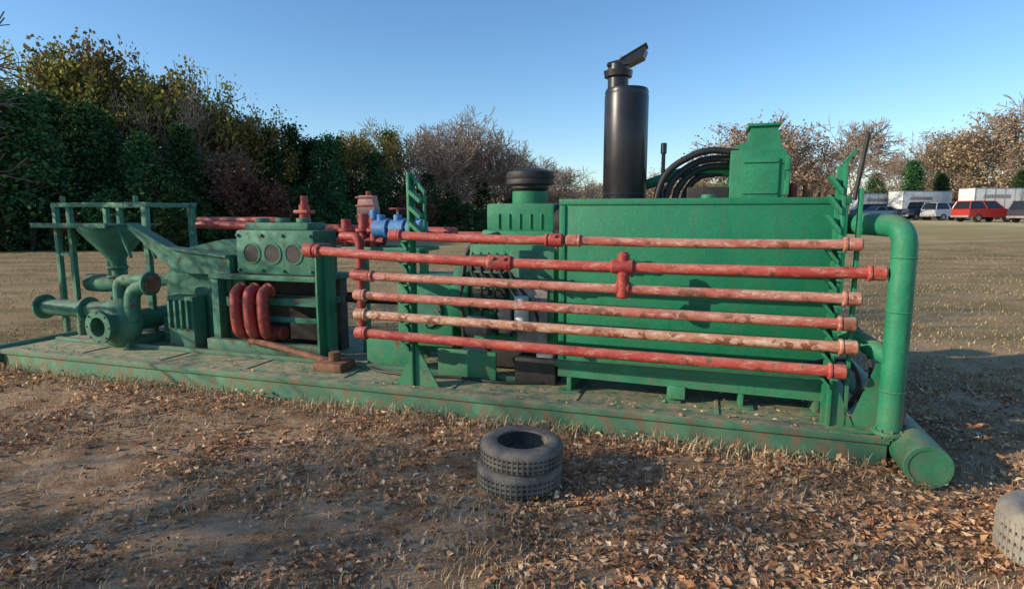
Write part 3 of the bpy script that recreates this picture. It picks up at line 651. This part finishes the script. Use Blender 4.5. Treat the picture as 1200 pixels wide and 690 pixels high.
spec=[ # bearing, distance, height, kind, width
 (-60,30,8.6,'c',1.1),(-12,29,8.4,'c',1.2),(30,30,8.2,'c',1.2),(62,33,8.8,'c',1.0),(-40,37,11.5,'o',1.0),(2,38,10.6,'o',.8),
 (85,36,11.8,'o',.8),(118,38,13.2,'o',.8),(152,40,12.4,'o',.75),(190,38,11.4,'o',.7),(212,41,12.0,'o',.65),(172,36,9.0,'n',.8),(230,38,9.6,'n',.7),
 (102,33,8.2,'c',1.0),(138,34,8.0,'c',1.0),(175,33,6.6,'c',1.1),(213,35,7.4,'c',1.0),(248,39,8.4,'o',.7),(284,40,9.4,'o',.8),(308,42,9.2,'o',.7),(258,36,6.0,'r',.9),
 (290,34,4.8,'r',1.2),(326,41,8.0,'c',1.0),(347,43,8.6,'c',1.0),(374,44,7.6,'c',1.1),(396,42,7.6,'c',1.0),(420,45,8.8,'o',.6),(406,46,8.0,'c',1.1),(440,44,6.6,'c',1.2),
 (462,47,8.6,'c',.9),(480,50,9.2,'n',1.1),(505,50,9.9,'n',1.1),(527,52,10.6,'n',1.1),(550,52,9.8,'n',1.1),(572,54,8.9,'n',1.1),(594,56,8.5,'n',1.1),(617,58,7.6,'n',1.2),(642,62,7.2,'n',1.2),(668,66,6.6,'n',1.2),(690,72,5.8,'n',1.3),
 (500,47,5.2,'c',1.2),(535,49,4.6,'c',1.2),(565,51,4.8,'c',1.2),(600,54,4.4,'c',1.3),(640,60,4.4,'b',1.2),
 (715,80,5,'n',1.3),(745,85,6.0,'b',1.3),(775,80,7.5,'b',1.3),(800,85,5.5,'n',1.3)]
kinds={'c':ceds,'o':olvs,'b':brns,'r':russ,'n':bares}
for px,ds,h,k,w in spec:
    place(random.choice(kinds[k]),'tree',UX(px,ds)+random.uniform(-.5,.5),ds,h,line,None,w)
for i in range(44):
    px=-90+i*17.5+random.uniform(-8,8); ds=31+max(0,px-200)*.048+random.uniform(-1.5,2)
    place(random.choice(cbush if i%11 else russ),'undergrowth',UX(px,ds),ds,random.uniform(2.0,4.6) if px<330 else random.uniform(2.2,4.0),line,None,1.3)
for i in range(28):
    px=-100+i*30; ds=48+max(0,px-250)*.06+random.uniform(0,8)
    place(random.choice(ceds) if px<470 else random.choice(bares),'rear_tree',UX(px,ds),ds,(8.0 if px<240 else 6.0 if px<480 else 5.2 if px<600 else 4.2)+random.uniform(-1.4,.8),line,None,1.3)
for px,ds,h,w in ((840,62,9.8,1.0),(878,60,10.8,1.1),(925,63,10.4,1.0)):
    place(random.choice(brns),'oak_tree',UX(px,ds),ds,h,None,None,w)
place(bare_mesh(91,9,.022),'bare_tree',UX(990,58),58,10.4)
place(bares[1],'bare_tree',UX(955,75),75,9)
for px,ds,h,w in ((1062,78,8.0,1.3),(1020,82,6.4,1.3),(1095,80,6.5,1.3),(1190,76,6.5,1.5)):
    place(random.choice(ceds),'cedar_tree',UX(px,ds),ds,h,None,None,w)
for px,ds,h,w,me in ((1075,92,13.0,1.0,bares[0]),(1110,88,13.8,1.0,brns[0]),(1150,84,14.8,1.0,brns[1]),(1185,82,16.4,1.0,brns[0]),(1225,80,16.5,1.1,bares[2]),(1130,95,14.0,1.1,bares[1]),(1170,92,17,1.1,bares[0]),(1050,90,10.5,1.1,bares[2])):
    place(me,'oak_tree' if me in brns else 'bare_tree',UX(px,ds),ds,h,None,None,w)
far=group('distant_woods',(0,0,0),0)
for i in range(56):
    px=640+i*14; ds=130+random.uniform(-12,30); place(random.choice(brns+ceds+bares),'far_tree',UX(px,ds),ds,random.uniform(6,9),far,None,1.6)
NB=bare_mesh(77,7.5,.007,5,BARK)
place(NB,'bare_tree',-9.7,7.1,8.2,None,1.0)
place(NB,'bare_tree',-11.5,.2,6.5,None,2.5)

# ---------------------------------------------------------------- vehicles and trailers in the distance
def car(px,ds,col,head,kind='sedan',name='parked_car'):
    x=UX(px,ds); z=float(th(x,ds)); g=group(name,(x,ds,z),head)
    m=plain(name+'_paint',col,.3,.1,.06)
    Ln=4.6 if kind!='pickup' else 5.4; hw=.88
    if kind=='sedan': prof=[(-2.3,.35),(-2.28,.75),(-2.1,.92),(-1.5,.98),(1.0,1.0),(2.1,.82),(2.28,.65),(2.3,.35)]; gh=[(-1.65,.97),(-1.05,1.40),(.25,1.42),(1.05,.98)]
    elif kind=='suv': prof=[(-2.3,.4),(-2.3,1.0),(-2.2,1.08),(1.1,1.1),(2.15,.98),(2.28,.75),(2.3,.4)]; gh=[(-2.22,1.07),(-2.0,1.68),(.3,1.70),(1.1,1.08)]
    else: prof=[(-2.7,.5),(-2.7,1.1),(1.2,1.12),(2.5,1.05),(2.68,.85),(2.7,.5)]; gh=[(-.9,1.1),(-.75,1.75),(.6,1.76),(1.3,1.1)]
    def ext(nm,p,w0,w1,mat):
        n=len(p); zs=[q[1] for q in p]; z0,z1=min(zs),max(zs)
        W_=lambda q:w0+(w1-w0)*(q[1]-z0)/(z1-z0)
        v=[(q[0],-W_(q),q[1]) for q in p]+[(q[0],W_(q),q[1]) for q in p]
        o=addobj(g,nm,v,[list(range(n)),list(range(2*n-1,n-1,-1))]+[[i,(i+1)%n,n+(i+1)%n,n+i] for i in range(n)],mat,False)
        bv=o.modifiers.new('b','BEVEL'); bv.width=.05; bv.segments=3; return o
    ext('body',prof,hw,hw-.05,m); ext('windows',gh,hw-.06,hw-.24,GLASS)
    a,b_,c_,d_=gh
    box(g,'roof',(b_[0]-.05,c_[0]+.05),(-(hw-.22),hw-.22),(b_[1]-.02,b_[1]+.05),m,.02,raw=True)
    for sd in (-1,1):
        for p,q in ((a,b_),(d_,c_),((( a[0]+d_[0])/2,a[1]),((b_[0]+c_[0])/2,b_[1]))):
            cyl(g,'pillar',(p[0],sd*(hw-.06),p[1]),(q[0],sd*(hw-.23),q[1]),.045,m,n=8)
        for wx in (-Ln*.3,Ln*.3):
            cyl(g,'wheel',(wx,sd*(hw-.2),.33),(wx,sd*(hw+.01),.33),.33,RUBB); cyl(g,'hub',(wx,sd*(hw+.0),.33),(wx,sd*(hw+.02),.33),.19,GREY)
        box(g,'headlamp',(Ln/2-.06,Ln/2),(sd*hw*.65-.15,sd*hw*.65+.15),(.68,.80),WHITE,.01,raw=True)
    box(g,'bumper',(-Ln/2-.05,-Ln/2+.1),(-hw+.05,hw-.05),(.38,.55),GREY,.03,raw=True)
    if kind=='pickup': box(g,'bed_opening',(-2.6,-1.0),(-hw+.12,hw-.12),(1.105,1.125),DARK,.004,raw=True)
car(1148,50,(.46,.04,.03),.15,'suv')
car(1075,60,(.05,.07,.11),.3,'pickup','pickup_truck')
car(1106,58,(.45,.46,.48),.2,'suv')
car(1032,66,(.35,.37,.40),.1,'sedan')
car(1008,68,(.10,.10,.11),2.9,'suv')
car(1214,48,(.05,.05,.06),.2,'suv')
def trailer(px,ds,Ln,H,head,name='box_trailer'):
    x=UX(px,ds); g=group(name,(x,ds,float(th(x,ds))),head)
    box(g,'box_body',(-Ln/2,Ln/2),(-1.1,1.1),(.6,.6+H),WHITE,.08,raw=True)
    box(g,'roof',(-Ln/2-.05,Ln/2+.05),(-1.14,1.14),(.602+H,.66+H),GREY,.02,raw=True)
    nn=int(Ln/1.2)
    for i in range(nn+1):
        xx=-Ln/2+.06+(Ln-.12)*i/nn; box(g,'rib',(xx-.04,xx+.04),(-1.125,1.125),(.62,.58+H),GREY,.01,raw=True)
    box(g,'vent_window',(-Ln*.35,Ln*.1),(-1.112,1.112),(.6+H*.62,.6+H*.76),GREY,.01,raw=True)
    box(g,'skirt',(-Ln/2,Ln/2),(-1.0,1.0),(.42,.6),DARK,.02,raw=True)
    for wx in (-.5,.5):
        for sd in (-1,1): cyl(g,'wheel',(wx,sd*.85,.38),(wx,sd*1.12,.38),.38,RUBB)
    box(g,'tongue',(Ln/2,Ln/2+1.2),(-.06,.06),(.5,.6),DARK,.01,raw=True)
trailer(1022,76,6,2.5,.1); trailer(1072,74,7,2.7,.2); trailer(1160,70,7.5,2.9,.1)
trailer(1236,68,7,2.6,.1)

# ---------------------------------------------------------------- light, sky, camera
EL=20
to_sun=Vector((-.965,-.26,math.tan(R(EL)))).normalized()
w=bpy.data.worlds.new('World'); scene.world=w; w.use_nodes=True; nt=w.node_tree; bg=nt.nodes['Background']
sky=nt.nodes.new('ShaderNodeTexSky'); sky.sky_type='NISHITA'; sky.sun_disc=False
sky.sun_elevation=R(EL); sky.sun_rotation=math.atan2(to_sun.x,to_sun.y)%(2*math.pi); sky.air_density=1.0; sky.dust_density=.3; sky.ozone_density=3.5
hs=nt.nodes.new('ShaderNodeHueSaturation'); hs.inputs['Saturation'].default_value=1.12; hs.inputs['Value'].default_value=1.3; nt.links.new(sky.outputs[0],hs.inputs['Color'])
nt.links.new(hs.outputs[0],bg.inputs[0]); bg.inputs[1].default_value=.15
sl=bpy.data.lights.new('sun','SUN'); sl.energy=5; sl.angle=R(.5); sl.color=(1,.86,.67)
so=bpy.data.objects.new('sun',sl); so.rotation_euler=to_sun.to_track_quat('Z','Y').to_euler(); scene.collection.objects.link(so); so.location=(-20,-5,12)
cd=bpy.data.cameras.new('camera'); cam=bpy.data.objects.new('camera',cd); scene.collection.objects.link(cam)
cd.lens=21; cd.sensor_width=36; cd.clip_end=3000; cam.location=(0,0,1.8); cam.rotation_euler=(R(90-7.7),0,0)
scene.camera=cam
